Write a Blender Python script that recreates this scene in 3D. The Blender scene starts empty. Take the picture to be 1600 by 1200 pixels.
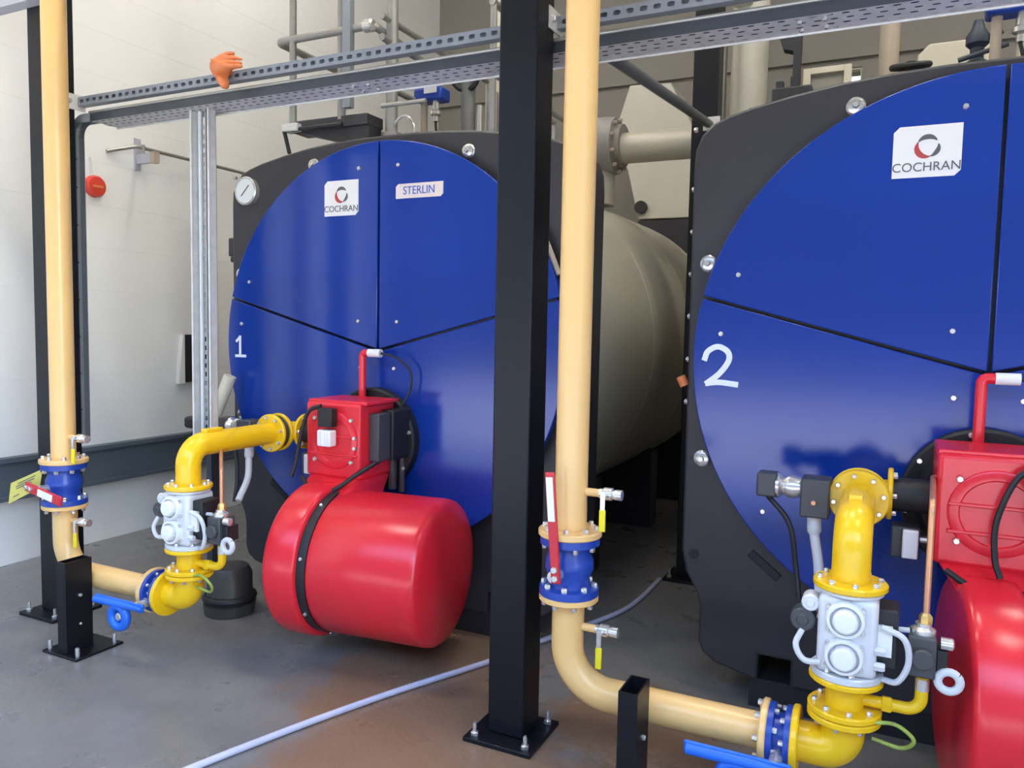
import bpy, bmesh, math, random
from mathutils import Vector, Matrix, Quaternion
random.seed(7)
D = bpy.data
S = bpy.context.scene
COL = S.collection
PI = math.pi

# ------------------------------------------------------------------ camera
R_cam = Matrix(((0.899, 0.437, 0.019), (0.049, -0.057, -0.997), (-0.435, 0.898, -0.073)))
xr = Vector((0.899, 0.437, 0.019)); fw = Vector((-0.435, 0.898, -0.073)).normalized()
xr = (xr - fw * xr.dot(fw)).normalized(); up = xr.cross(fw)
cam = D.cameras.new('camera'); cam.sensor_width = 36.0; cam.lens = 36.0 * 1218 / 1600
cam.clip_end = 200
camo = D.objects.new('camera', cam); COL.objects.link(camo)
M = Matrix((xr, up, -fw)).transposed().to_4x4(); M.translation = Vector((0, 0, 1.6))
camo.matrix_world = M
S.camera = camo
# ------------------------------------------------------------------ light
S.view_settings.view_transform = 'Standard'; S.view_settings.look = 'None'
S.view_settings.gamma = 1.0; S.view_settings.use_curve_mapping = False
S.view_settings.exposure = 1.15
W = D.worlds.new('sky'); S.world = W; W.use_nodes = True
nt = W.node_tree; bg = nt.nodes['Background']
sky = nt.nodes.new('ShaderNodeTexSky'); sky.sky_type = 'NISHITA'; sky.sun_disc = False
sky.sun_elevation = math.radians(48); sky.sun_rotation = math.radians(100); sky.air_density = 1.0; sky.dust_density = 0.4
nt.links.new(sky.outputs[0], bg.inputs[0]); bg.inputs[1].default_value = 0.85
sl = D.lights.new('sun', 'SUN'); sl.energy = 10.0; sl.angle = math.radians(0.6); sl.color = (1.0, 0.97, 0.93)
so = D.objects.new('sun', sl); COL.objects.link(so)
so.location = (8, -6, 12)
so.rotation_euler = Vector((-0.75, -0.22, -0.95)).to_track_quat('-Z', 'Y').to_euler()

# ------------------------------------------------------------------ materials
MATS = {}
def mat(name, col, rough=0.5, metal=0.0, var=0.10, scale=6.0, bump=0.0, coat=0.0, bscale=None, emit=None, spec=0.5):
    if name in MATS: return MATS[name]
    m = D.materials.new(name); m.use_nodes = True; n = m.node_tree.nodes; l = m.node_tree.links
    b = n['Principled BSDF']
    b.inputs['Roughness'].default_value = rough; b.inputs['Metallic'].default_value = metal
    b.inputs['Coat Weight'].default_value = coat; b.inputs['Coat Roughness'].default_value = 0.12
    b.inputs['Specular IOR Level'].default_value = spec
    tc = n.new('ShaderNodeTexCoord'); no = n.new('ShaderNodeTexNoise')
    no.inputs['Scale'].default_value = scale; no.inputs['Detail'].default_value = 5
    l.new(tc.outputs['Object'], no.inputs['Vector'])
    mx = n.new('ShaderNodeMix'); mx.data_type = 'RGBA'
    mx.inputs[6].default_value = tuple(c * (1 - var) for c in col) + (1,)
    mx.inputs[7].default_value = tuple(min(1, c * (1 + var)) for c in col) + (1,)
    l.new(no.outputs['Fac'], mx.inputs[0]); l.new(mx.outputs[2], b.inputs['Base Color'])
    if bump:
        nb = n.new('ShaderNodeTexNoise'); nb.inputs['Scale'].default_value = bscale or 60; nb.inputs['Detail'].default_value = 3
        l.new(tc.outputs['Object'], nb.inputs['Vector'])
        bp = n.new('ShaderNodeBump'); bp.inputs['Strength'].default_value = bump; bp.inputs['Distance'].default_value = 0.01
        l.new(nb.outputs['Fac'], bp.inputs['Height']); l.new(bp.outputs['Normal'], b.inputs['Normal'])
    if emit:
        b.inputs['Emission Color'].default_value = (1, 0.955, 0.87, 1); b.inputs['Emission Strength'].default_value = emit
    MATS[name] = m; return m

BLUE = mat('blue_panel_paint', (0.005, 0.038, 0.29), 0.16, var=0.04, scale=1.2, bump=0.012, bscale=5, spec=0.5)
CASE = mat('charcoal_casing', (0.034, 0.032, 0.036), 0.45, var=0.08, scale=3)
CLAD = mat('pale_cladding', (0.50, 0.47, 0.38), 0.42, metal=0.15, var=0.06, scale=2, bump=0.05, bscale=4)
BEIGE = mat('ochre_pipe_paint', (0.80, 0.50, 0.19), 0.28, var=0.05, scale=5)
YEL = mat('yellow_gas_paint', (0.86, 0.52, 0.008), 0.27, var=0.07, scale=9, bump=0.05)
RED = mat('red_burner_paint', (0.72, 0.020, 0.034), 0.25, var=0.05, scale=4, bump=0.03, bscale=25)
RED2 = mat('red_lever', (0.55, 0.02, 0.03), 0.4)
BLK = mat('black_column_paint', (0.006, 0.0065, 0.009), 0.40, var=0.15, scale=8, bump=0.06, bscale=45, spec=0.3)
BLK2 = mat('black_rubber', (0.012, 0.012, 0.013), 0.55)
SLATE = mat('slate_steel_and_shade', (0.045, 0.050, 0.060), 0.4, metal=0.1, var=0.15, scale=10)  # own colour on the stub leg; painted-in shade on the tray flange
ZINC = mat('blue_grey_zinc', (0.26, 0.275, 0.295), 0.45, metal=0.2, var=0.12, scale=14)
DGR = mat('dark_grey_plastic', (0.055, 0.055, 0.057), 0.45)
GALV = mat('galvanised_steel', (0.60, 0.585, 0.55), 0.45, metal=0.1, var=0.22, scale=22, bump=0.05)
GALT = mat('galvanised_tube', (0.36, 0.35, 0.32), 0.38, metal=0.6, var=0.15, scale=14)
ALU = mat('cast_aluminium', (0.66, 0.66, 0.66), 0.36, metal=0.1, var=0.1, scale=14, bump=0.08)
CHR = mat('bright_zinc', (0.72, 0.70, 0.66), 0.25, metal=0.75, var=0.1, scale=30)
VBLU = mat('blue_valve_paint', (0.015, 0.055, 0.33), 0.33, bump=0.08)
LBLU = mat('blue_lever_paint', (0.012, 0.13, 0.62), 0.4)
WHT = mat('white_plate', (0.80, 0.78, 0.75), 0.4, var=0.03)
WHTP = mat('white_number_paint', (0.82, 0.84, 0.86), 0.6, var=0.06, scale=20)
PNK = mat('pale_pink_plate', (0.78, 0.67, 0.62), 0.45, var=0.03)
INKB = mat('blue_ink', (0.03, 0.12, 0.45), 0.5)
INKG = mat('grey_ink', (0.10, 0.10, 0.11), 0.5)
INKR = mat('red_ink', (0.45, 0.05, 0.05), 0.5)
COP = mat('copper_tube', (0.60, 0.30, 0.16), 0.35, metal=0.6)
BRS = mat('brass_nut', (0.70, 0.45, 0.15), 0.35, metal=0.7)
CABW = mat('pale_cable', (0.62, 0.62, 0.62), 0.45)
EARTH = mat('green_yellow_earth_cable', (0.30, 0.38, 0.06), 0.5, var=0.6, scale=40)
YSL = mat('yellow_sleeve', (0.80, 0.66, 0.01), 0.5)
TAGY = mat('yellow_tag', (0.60, 0.53, 0.12), 0.6)
ORG = mat('orange_glove_rubber', (0.66, 0.19, 0.06), 0.5, var=0.15, scale=30, bump=0.15)
HOSE = mat('lavender_hose', (0.52, 0.52, 0.66), 0.4)
CREAM = mat('cream_paint', (0.60, 0.55, 0.42), 0.5, var=0.05)
TAN = mat('tan_lagging', (0.40, 0.33, 0.25), 0.55)
RAIL = mat('slate_wall_rail', (0.085, 0.105, 0.125), 0.5, var=0.12, scale=4)
REDB = mat('red_button', (0.62, 0.05, 0.03), 0.35)
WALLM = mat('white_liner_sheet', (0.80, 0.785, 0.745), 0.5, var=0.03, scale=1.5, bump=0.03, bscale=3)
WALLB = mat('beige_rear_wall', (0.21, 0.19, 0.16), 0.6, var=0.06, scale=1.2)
CEIL = mat('grey_ceiling', (0.45, 0.44, 0.42), 0.7)
STEELC = mat('pale_steel', (0.42, 0.42, 0.46), 0.5)
CONCR = mat('pale_outdoor_concrete', (0.58, 0.56, 0.53), 0.85, var=0.15, scale=0.6)
ADDED_DARK = mat('dark_added_wall', (0.045, 0.047, 0.05), 0.9, var=0.2, scale=0.7)
SADD = mat('dark_skid_steel', (0.02, 0.02, 0.024), 0.5)
DIALW = mat('dial_face', (0.72, 0.75, 0.74), 0.3, var=0.03)

def floor_mat():
    m = D.materials.new('worn_concrete_floor'); m.use_nodes = True; n = m.node_tree.nodes; l = m.node_tree.links
    b = n['Principled BSDF']; b.inputs['Roughness'].default_value = 0.42
    tc = n.new('ShaderNodeTexCoord')
    def noise(sc, det=6, rough=.6):
        x = n.new('ShaderNodeTexNoise'); x.inputs['Scale'].default_value = sc; x.inputs['Detail'].default_value = det
        x.inputs['Roughness'].default_value = rough; l.new(tc.outputs['Object'], x.inputs['Vector']); return x.outputs['Fac']
    def mix(f, a, c):
        x = n.new('ShaderNodeMix'); x.data_type = 'RGBA'; l.new(f, x.inputs[0])
        for i, v in ((6, a), (7, c)):
            if isinstance(v, tuple): x.inputs[i].default_value = v + (1,)
            else: l.new(v, x.inputs[i])
        return x.outputs[2]
    def math_(op, a, c=None):
        x = n.new('ShaderNodeMath'); x.operation = op
        for i, v in ((0, a), (1, c)):
            if v is None: continue
            if isinstance(v, (int, float)): x.inputs[i].default_value = v
            else: l.new(v, x.inputs[i])
        return x.outputs[0]
    def ramp(f, lo, hi):
        x = n.new('ShaderNodeMapRange'); x.clamp = True; l.new(f, x.inputs[0])
        x.inputs[1].default_value = lo; x.inputs[2].default_value = hi; return x.outputs[0]
    base = mix(noise(1.6), (0.150, 0.138, 0.127), (0.235, 0.225, 0.215))
    base = mix(ramp(noise(9), 0.42, 0.85), base, (0.155, 0.148, 0.142))
    # rust-brown stain: a patch with its own ragged outline
    tot = None
    for cx, cy, r in ((-1.75, 2.75, 0.62), (-1.35, 2.25, 0.75), (-1.9, 3.35, 0.5), (-0.85, 2.95, 0.45), (-1.1, 1.7, 0.7)):
        vd = n.new('ShaderNodeVectorMath'); vd.operation = 'DISTANCE'; l.new(tc.outputs['Object'], vd.inputs[0]); vd.inputs[1].default_value = (cx, cy, 0)
        f = math_('SUBTRACT', 1.0, math_('DIVIDE', vd.outputs['Value'], r))
        tot = f if tot is None else math_('MAXIMUM', tot, f)
    f = ramp(math_('ADD', tot, math_('MULTIPLY', math_('SUBTRACT', noise(3.5, 8, .65), 0.5), 1.3)), 0.02, 0.30)
    f = math_('MULTIPLY', f, 0.85)
    brown = mix(noise(5), (0.20, 0.105, 0.05), (0.27, 0.165, 0.10))
    base = mix(f, base, brown)
    l.new(base, b.inputs['Base Color'])
    l.new(ramp(noise(3), -0.2, 2.0), b.inputs['Roughness'])
    bp = n.new('ShaderNodeBump'); bp.inputs['Strength'].default_value = 0.12; bp.inputs['Distance'].default_value = 0.01
    l.new(noise(40), bp.inputs['Height']); l.new(bp.outputs['Normal'], b.inputs['Normal'])
    return m
FLOORM = floor_mat()

# ------------------------------------------------------------------ helpers
def wl(o):
    v = Vector((0, 0, 0))
    while o is not None: v = v + o.location; o = o.parent
    return v
def thing(name, label, cat, loc=(0, 0, 0), group=None):
    o = D.objects.new(name, None); COL.objects.link(o); o.location = loc; o.empty_display_size = 0.1
    o['label'] = label; o['category'] = cat
    if group: o['group'] = group
    return o
def tag(o, label, cat, group=None):
    o['label'] = label; o['category'] = cat
    if group: o['group'] = group
    return o

class MB:
    def __init__(s): s.v = []; s.f = []
    def add(s, v, f):
        k = len(s.v); s.v += [Vector(a) for a in v]; s.f += [tuple(i + k for i in q) for q in f]; return s
    def box(s, a, b):
        x0, y0, z0 = a; x1, y1, z1 = b
        return s.add([(x0, y0, z0), (x1, y0, z0), (x1, y1, z0), (x0, y1, z0), (x0, y0, z1), (x1, y0, z1), (x1, y1, z1), (x0, y1, z1)],
                     [(0, 3, 2, 1), (4, 5, 6, 7), (0, 1, 5, 4), (1, 2, 6, 5), (2, 3, 7, 6), (3, 0, 4, 7)])
    def lathe(s, o, d, prof, n=32, start=0):
        o = Vector(o); d = Vector(d).normalized()
        u = d.orthogonal().normalized(); w = d.cross(u)
        vs = []; fs = []
        for t, r in prof:
            for k in range(n):
                a = 2 * PI * k / n + start
                vs.append(o + d * t + (u * math.cos(a) + w * math.sin(a)) * max(r, 1e-5))
        m = len(prof)
        for i in range(m - 1):
            for k in range(n):
                fs.append((i * n + k, i * n + (k + 1) % n, (i + 1) * n + (k + 1) % n, (i + 1) * n + k))
        fs.append(tuple(range(n - 1, -1, -1))); fs.append(tuple((m - 1) * n + k for k in range(n)))
        return s.add(vs, fs)
    def cyl(s, a, b, r, r2=None, n=24):
        a = Vector(a); b = Vector(b)
        return s.lathe(a, b - a, [(0, r), ((b - a).length, r if r2 is None else r2)], n)
    def disc(s, c, d, r, t, ch=0.004, n=32):
        return s.lathe(c, d, [(0, r - ch), (ch, r), (t - ch, r), (t, r - ch)], n)
    def tube(s, pts, r, n=16, cap=True):
        P = [Vector(p) for p in pts]; m = len(P)
        T = [(P[min(i + 1, m - 1)] - P[max(i - 1, 0)]).normalized() for i in range(m)]
        u = T[0].orthogonal().normalized(); vs = []; fs = []
        for i in range(m):
            if i: u = (T[i - 1].rotation_difference(T[i])) @ u
            u = (u - T[i] * u.dot(T[i])).normalized(); w = T[i].cross(u)
            rr = r[i] if isinstance(r, (list, tuple)) else r
            for k in range(n):
                a = 2 * PI * k / n; vs.append(P[i] + (u * math.cos(a) + w * math.sin(a)) * rr)
        for i in range(m - 1):
            for k in range(n):
                fs.append((i * n + k, i * n + (k + 1) % n, (i + 1) * n + (k + 1) % n, (i + 1) * n + k))
        if cap: fs.append(tuple(range(n - 1, -1, -1))); fs.append(tuple((m - 1) * n + k for k in range(n)))
        return s.add(vs, fs)
    def prism(s, poly, vec):
        P = [Vector(p) for p in poly]; n = len(P); vec = Vector(vec)
        return s.add(P + [p + vec for p in P], [tuple(range(n)), tuple(range(2 * n - 1, n - 1, -1))] +
                     [(i, (i + 1) % n, n + (i + 1) % n, n + i) for i in range(n)])
    def obox(s, c, size, ax):
        X, Y, Z = [Vector(a).normalized() for a in ax]; c = Vector(c); hx, hy, hz = [q / 2 for q in size]
        vs = [c + X * hx * i + Y * hy * j + Z * hz * k for k in (-1, 1) for i, j in ((-1, -1), (1, -1), (1, 1), (-1, 1))]
        return s.add(vs, [(0, 3, 2, 1), (4, 5, 6, 7), (0, 1, 5, 4), (1, 2, 6, 5), (2, 3, 7, 6), (3, 0, 4, 7)])
    def torus(s, c, d, R, r, n=36, m=10, a0=0, a1=2 * PI):
        c = Vector(c); d = Vector(d).normalized(); u = d.orthogonal().normalized(); w = d.cross(u)
        full = abs(a1 - a0 - 2 * PI) < 1e-6
        pts = [c + (u * math.cos(a0 + (a1 - a0) * i / n) + w * math.sin(a0 + (a1 - a0) * i / n)) * R for i in range(n + 1)]
        return s.tube(pts, r, m, cap=not full)
    def build(s, name, m, parent=None, bev=0.0, smooth=35, seg=2):
        off = wl(parent) if parent is not None else Vector((0, 0, 0))
        me = D.meshes.new(name); me.from_pydata([tuple(v - off) for v in s.v], [], s.f)
        bm = bmesh.new(); bm.from_mesh(me); bmesh.ops.recalc_face_normals(bm, faces=bm.faces); bm.to_mesh(me); bm.free()
        for p in me.polygons: p.use_smooth = True
        me.set_sharp_from_angle(angle=math.radians(smooth))
        me.materials.append(m)
        o = D.objects.new(name, me); COL.objects.link(o)
        if parent is not None: o.parent = parent
        if bev:
            b = o.modifiers.new('bevel', 'BEVEL'); b.width = bev; b.segments = seg; b.limit_method = 'ANGLE'; b.angle_limit = math.radians(40)
        return o
def root(o, base):            # put a single-mesh thing's origin at its base
    b = Vector(base); o.data.transform(Matrix.Translation(-b)); o.location = b; return o

def fillet(pts, r, n=8):
    P = [Vector(p) for p in pts]; out = [P[0]]
    for i in range(1, len(P) - 1):
        a = (P[i - 1] - P[i]).normalized(); b = (P[i + 1] - P[i]).normalized()
        ang = a.angle(b); t = min(r / math.tan(ang / 2), (P[i - 1] - P[i]).length * .499, (P[i + 1] - P[i]).length * .499)
        rr = t * math.tan(ang / 2); c = P[i] + (a + b).normalized() * (rr / math.sin(ang / 2))
        p0 = P[i] + a * t - c; p1 = P[i] + b * t - c; tot = p0.angle(p1); axis = p0.cross(p1).normalized()
        for k in range(n + 1): out.append(c + Quaternion(axis, tot * k / n) @ p0)
    out.append(P[-1]); return out
def curve_pts(ctrl, n=8):     # Catmull-Rom through control points
    P = [Vector(p) for p in ctrl]; P = [P[0] * 2 - P[1]] + P + [P[-1] * 2 - P[-2]]; out = []
    for i in range(1, len(P) - 2):
        for k in range(n):
            t = k / n; a, b, c, d = P[i - 1], P[i], P[i + 1], P[i + 2]
            out.append(0.5 * ((2 * b) + (c - a) * t + (2 * a - 5 * b + 4 * c - d) * t * t + (3 * b - a - 3 * c + d) * t ** 3))
    out.append(P[-2]); return out

def slot_plate(q, o, U, V, L, Wd, pitch, a, b, n=12, shift=0.0):
    # flat sheet from o, along U (length L) and V (width Wd), with a row of rounded slots (half sizes a, b)
    o = Vector(o); U = Vector(U); V = Vector(V); m = int(L / pitch); vs = []; fs = []
    for k in range(m):
        x0, x1 = k * pitch, (k + 1) * pitch if k < m - 1 else L
        cx, cy = (x0 + x1) / 2, Wd / 2; hx, hy = (x1 - x0) / 2, Wd / 2; base = len(vs)
        for i in range(n):
            t = 2 * PI * (i + (.5 if n % 8 else 0)) / n; c, s_ = math.cos(t), math.sin(t)
            f = 1 / max(abs(c), abs(s_)); ox, oy = c * f, s_ * f
            ix = math.copysign(abs(c) ** .6, c) * a; iy = math.copysign(abs(s_) ** .6, s_) * b
            vs.append(o + U * (cx + hx * ox) + V * (cy + hy * oy)); vs.append(o + U * (cx + ix) + V * (cy + iy))
        for i in range(n):
            j = (i + 1) % n; fs.append((base + 2 * i, base + 2 * j, base + 2 * j + 1, base + 2 * i + 1))
    q.add(vs, fs)
BM = {}
def bolt(parent, pos, d, r=0.012, h=0.012, m=None, name='bolt', n=6):
    key = (name, r, h, n, (m or CHR).name)
    if key not in BM:
        q = MB(); q.lathe((0, 0, 0), (0, 0, 1), [(0, r), (h * .8, r), (h, r * .8)], n)
        o = q.build(name, m or CHR); BM[key] = o.data; D.objects.remove(o)
    o = D.objects.new(name, BM[key]); COL.objects.link(o); o.parent = parent
    o.location = Vector(pos) - wl(parent); o.rotation_euler = Vector(d).to_track_quat('Z', 'Y').to_euler(); return o
def ring_bolts(parent, c, d, R, n, r=0.009, h=0.012, m=None, a0=0.2):
    c = Vector(c); d = Vector(d).normalized(); u = d.orthogonal().normalized(); w = d.cross(u)
    for k in range(n):
        a = a0 + 2 * PI * k / n; bolt(parent, c + (u * math.cos(a) + w * math.sin(a)) * R, d, r, h, m)
def text(name, s, size, pos, m, parent, ext=0.0008, sx=1.0):
    c = D.curves.new(name, 'FONT'); c.body = s; c.size = size; c.extrude = ext; c.align_x = 'CENTER'; c.align_y = 'CENTER'
    t = D.objects.new(name, c); COL.objects.link(t)
    dg = bpy.context.evaluated_depsgraph_get(); me = D.meshes.new_from_object(t.evaluated_get(dg)); D.objects.remove(t)
    me.transform(Matrix.Diagonal((sx, 1, 1, 1))); me.transform(Matrix.Rotation(PI / 2, 4, 'X')); me.transform(Matrix.Translation(Vector(pos) - wl(parent)))
    me.materials.clear(); me.materials.append(m)
    o = D.objects.new(name, me); COL.objects.link(o); o.parent = parent; return o
def struct(name, q, m, parent=None, bev=0):
    o = q.build(name, m, parent, bev)
    if parent is None: o['kind'] = 'structure'
    return o

# ------------------------------------------------------------------ the room
XL, XR, YF, YB, H = -5.08, 5.2, -0.35, 8.3, 6.2
struct('floor', MB().box((XL - .3, YF, -0.2), (XR + .3, YB + .3, 0)), FLOORM)
apron = struct('floor_outdoor', MB().box((-22, -22, -0.2), (22, YF, -0.003)), CONCR)
wleft = struct('wall_left', MB().box((XL - .3, YF, 0), (XL - .02, YB + .3, H)), WALLM)
zz = 0.0; k = 0
while zz < H - 0.05:
    z1 = min(zz + 0.30, H)
    MB().box((XL - .02, YF, zz + .0002), (XL, YB, z1 - .0002)).build('wall_panel', WALLM, wleft, bev=0.0006, seg=1)
    zz = z1
struct('wall_right', MB().box((XR, YF, 0), (XR + .3, YB + .3, H)), WALLM)
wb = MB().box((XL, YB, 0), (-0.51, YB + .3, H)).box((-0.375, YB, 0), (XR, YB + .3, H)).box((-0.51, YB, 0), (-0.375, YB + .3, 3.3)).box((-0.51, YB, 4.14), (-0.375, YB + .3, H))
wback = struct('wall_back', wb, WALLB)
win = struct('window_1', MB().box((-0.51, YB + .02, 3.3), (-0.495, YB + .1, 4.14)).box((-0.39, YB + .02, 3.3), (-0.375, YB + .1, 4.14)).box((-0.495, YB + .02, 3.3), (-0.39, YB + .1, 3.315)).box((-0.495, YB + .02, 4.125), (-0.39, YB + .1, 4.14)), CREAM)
gl = D.materials.new('clear_glass'); gl.use_nodes = True; g = gl.node_tree.nodes['Principled BSDF']
g.inputs['Transmission Weight'].default_value = 1; g.inputs['Roughness'].default_value = 0.0; g.inputs['IOR'].default_value = 1.1
MB().box((-0.495, YB + .05, 3.315), (-0.39, YB + .054, 4.125)).build('pane', gl, win)
wf = MB().box((XL - .3, YF - .25, 0), (-4.6, YF, H)).box((3.9, YF - .25, 0), (XR + .3, YF, H)).box((-4.6, YF - .25, 4.1), (3.9, YF, H))
struct('wall_front', wf, mat('grey_front_wall', (0.22, 0.22, 0.22), 0.7))
struct('ceiling', MB().box((XL - .3, YF - .25, H), (XR + .3, YB + .3, H + .2)), CEIL)
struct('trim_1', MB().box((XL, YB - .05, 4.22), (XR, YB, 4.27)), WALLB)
rl = struct('trim_2', MB().box((XL, YF, 0.43), (XL + .05, YB, 0.705)).box((XL + .05, YF, 0.675), (XL + .075, YB, 0.705)).box((XL + .05, YF, 0.43), (XL + .075, YB, 0.455)), RAIL)
struct('trim_3', MB().box((XL, 2.56, 3.19), (XR, 2.63, 3.30)), STEELC)
# dark wall added outside the open door to keep sky out of reflections
struct('wall_yard_added', MB().box((-22, -14.3, 0), (22, -14, 10)), ADDED_DARK)
# ceiling battens
for i, (lx, ly) in enumerate(((-3.7, 1.2), (-3.7, 4.6), (-0.9, 3.0), (1.9, 1.2), (1.9, 4.6))):
    t = thing('ceiling_lamp', 'long white batten lamp under the ceiling, %s' % ('above the tall ochre pipe by the white wall', 'over the walkway handrail', 'between the two boilers', 'in front of the cut-off red burner', 'over the dark safety valve')[i], 'lamp', (lx, ly, H), 'batten lamps')
    MB().box((lx - .7, ly - .07, H - .07), (lx + .7, ly + .07, H)).build('housing', WHT, t)
    MB().box((lx - .68, ly - .055, H - .10), (lx + .68, ly + .055, H - .071)).build('diffuser', mat('lamp_diffuser', (0.8, 0.8, 0.8), 0.5, emit=55), t)

# ------------------------------------------------------------------ boilers
ZC, RD, ZJ = 1.485, 1.066, 1.462
def boiler(cx, cy, label, dw, dr):
    t = thing('boiler', label, 'boiler', (cx, cy + 2, 0), 'boilers in the boiler house')
    yc = cy + .08
    # casing outline (one half, from top centre round to bottom centre), mirrored
    half = [(0, 2.60), (.18, 2.599), (.36, 2.59), (.54, 2.574), (.72, 2.547), (.88, 2.515), (.97, 2.49), (1.035, 2.463), (1.08, 2.42), (1.105, 2.36), (1.11, 2.28),
            (1.105, .64), (1.085, .55), (1.035, .46), (1.02, .40), (1.02, .25), (1.0, .20), (.95, .165), (.765, .12), (.765, .235), (.635, .235), (.635, .12), (.5, .12), (0, .12)]
    out = [(-x, z) for x, z in half] + [(x, z) for x, z in reversed(half[1:-1])]
    MB().prism([(cx + x, yc, z) for x, z in out], (0, .30, 0)).build('casing', CASE, t, bev=0.012)
    # shell
    r = 1.105
    MB().lathe((cx, yc + .30, ZC + .005), (0, 1, 0), [(0, r), (3.15, r), (3.2, r - .03)], 72).build('shell', CLAD, t)
    for k in range(1, 4):
        MB().lathe((cx, yc + .30 + k * 1.0, ZC + .005), (0, 1, 0), [(0, r + .0003), (.004, r + .002), (.05, r + .002), (.054, r + .0003)], 72).build('cladding_band', CLAD, t)
    MB().box((cx - .8, yc + .02, 0), (cx + .8, yc + .28, .125)).build('plinth', SADD, t)
    MB().box((cx - dw, yc + .34, 2.30), (cx + dr, yc + 3.3, 2.603)).build('top_deck', CASE, t)
    for yy in (1.2, 2.6):
        MB().box((cx - .75, yc + yy, 0), (cx + .75, yc + yy + .2, .62)).build('saddle', SADD, t)
    # hinge frame behind the panels
    MB().lathe((cx, cy + .045, ZC), (0, 1, 0), [(0, RD - .035), (.036, RD - .035)], 96).build('door_backing', SADD, t)
    # three blue panels
    g = .0065
    def arc(a0, a1, n): return [(RD * math.cos(a0 + (a1 - a0) * i / n), ZC + RD * math.sin(a0 + (a1 - a0) * i / n)) for i in range(n + 1)]
    def hit(sgn, off):      # right-hand seam, 15 deg up, offset sideways by off, meets the circle
        dx, dz = math.cos(math.radians(15)), math.sin(math.radians(15)); px, pz = -dz * off, ZJ - ZC + dx * off
        b = px * dx + pz * dz; c = px * px + pz * pz - RD * RD; s_ = -b + math.sqrt(b * b - c); return px + dx * s_, pz + dz * s_
    hx, hz = hit(1, g); aU = math.atan2(hz, hx); hx2, hz2 = hit(1, -g); aL = math.atan2(hz2, hx2)
    aT = math.acos(g / RD)
    zj_up = ZJ + (g / math.cos(math.radians(15))) + g * math.tan(math.radians(15))
    zj_lo = ZJ - g / math.cos(math.radians(15))
    ur = [(g, zj_up)] + arc(aU, aT, 26); ul = [(-x, z) for x, z in reversed(ur)]
    lo = [(0, zj_lo)] + arc(PI - aL, 2 * PI + aL, 70)
    for poly in (ul, ur, lo):
        MB().prism([(cx + x, cy, z) for x, z in poly], (0, .04, 0)).build('door_panel', BLUE, t, bev=0.004)
    for sx in (-1, 1):
        for bx, bz in ((.124, 2.417), (.894, 1.828), (.955, 1.588), (.124, 1.615), (.108, 1.371), (.76, .87)):
            bolt(t, (cx + sx * bx, cy, bz), (0, -1, 0), .011, .012)
        for bx, bz in ((.49, 2.475), (1.033, 1.882), (1.03, 1.052)):
            e = MB().lathe((cx + sx * bx, yc, bz), (0, -1, 0), [(0, .036), (.006, .036), (.012, .030), (.018, .030), (.022, .020)], 24).build('clamp_washer', CHR, t)
            bolt(e, (cx + sx * bx, yc - .018, bz), (0, -1, 0), .014, .018)
        for bz in (2.45, 2.2, 2.02, 1.84, 1.66, 1.475, 1.29):
            bolt(t, (cx + sx * 1.105, yc + .03, bz), (sx, 0, 0), .012, .016)
        MB().cyl((cx + sx * 1.05, yc - .004, .63), (cx + sx * 1.05, yc + .004, .63), .022).build('plug', BLK2, t)
        c = Vector((cx + sx * .755, yc - .004, .625)); a = math.radians(-38) * (-sx)
        MB().obox(c, (.15, .008, .035), ((math.cos(a) * 1, 0, math.sin(a)), (0, 1, 0), (-math.sin(a), 0, math.cos(a)))).build('slot_cover', BLK2, t, bev=.003)
    # name plate with logo and lettering
    def plate(x0, x1, z0, z1, m, c=.02):
        p = [(x0, z0), (x1 - c, z0), (x1, z0 + c), (x1, z1), (x0 + c, z1), (x0, z1 - c)]
        return MB().prism([(cx + x, cy - .004, z) for x, z in p], (0, .004, 0)).build('name_plate', m, t)
    np_ = plate(-.352, -.128, 2.176, 2.362, WHT)
    lx, lz, yy = cx - .238, 2.285, cy - .0052
    def swoosh(nm, a0, a1, m, w):
        n = 14; o_, i_ = [], []
        for k in range(n + 1):
            a = math.radians(a0 + (a1 - a0) * k / n); ww = w * math.sin(PI * (k / n * .9 + .05)); R0 = .036
            o_.append((lx + (R0 + ww / 2) * math.cos(a), yy, lz + (R0 + ww / 2) * math.sin(a))); i_.append((lx + (R0 - ww / 2) * math.cos(a), yy, lz + (R0 - ww / 2) * math.sin(a)))
        MB().prism(o_ + i_[::-1], (0, .0012, 0)).build(nm, m, np_)
    swoosh('logo_arc', 35, 150, INKG, .018); swoosh('logo_arc', 150, 285, INKR, .020); swoosh('logo_arc', 285, 375, INKG, .016)
    text('lettering', 'COCHRAN', .046, (cx - .24, cy - .005, 2.212), INKG, np_, sx=.98)
    return t, plate
b1, plate1 = boiler(-2.44, 3.40, 'big blue-fronted boiler painted with the number 1, nearer the white wall', .6, .22)
b2, plate2 = boiler(0.323, 3.27, 'big blue-fronted boiler painted with the number 2, partly cut off by the frame', .95, .5)
B1, B2 = (-2.44, 3.40), (0.323, 3.27)
p = plate1(.11, .392, 2.246, 2.32, PNK, .014)
text('lettering', 'STERLIN', .058, (B1[0] + .25, B1[1] - .005, 2.283), INKB, p, sx=.9)
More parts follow.
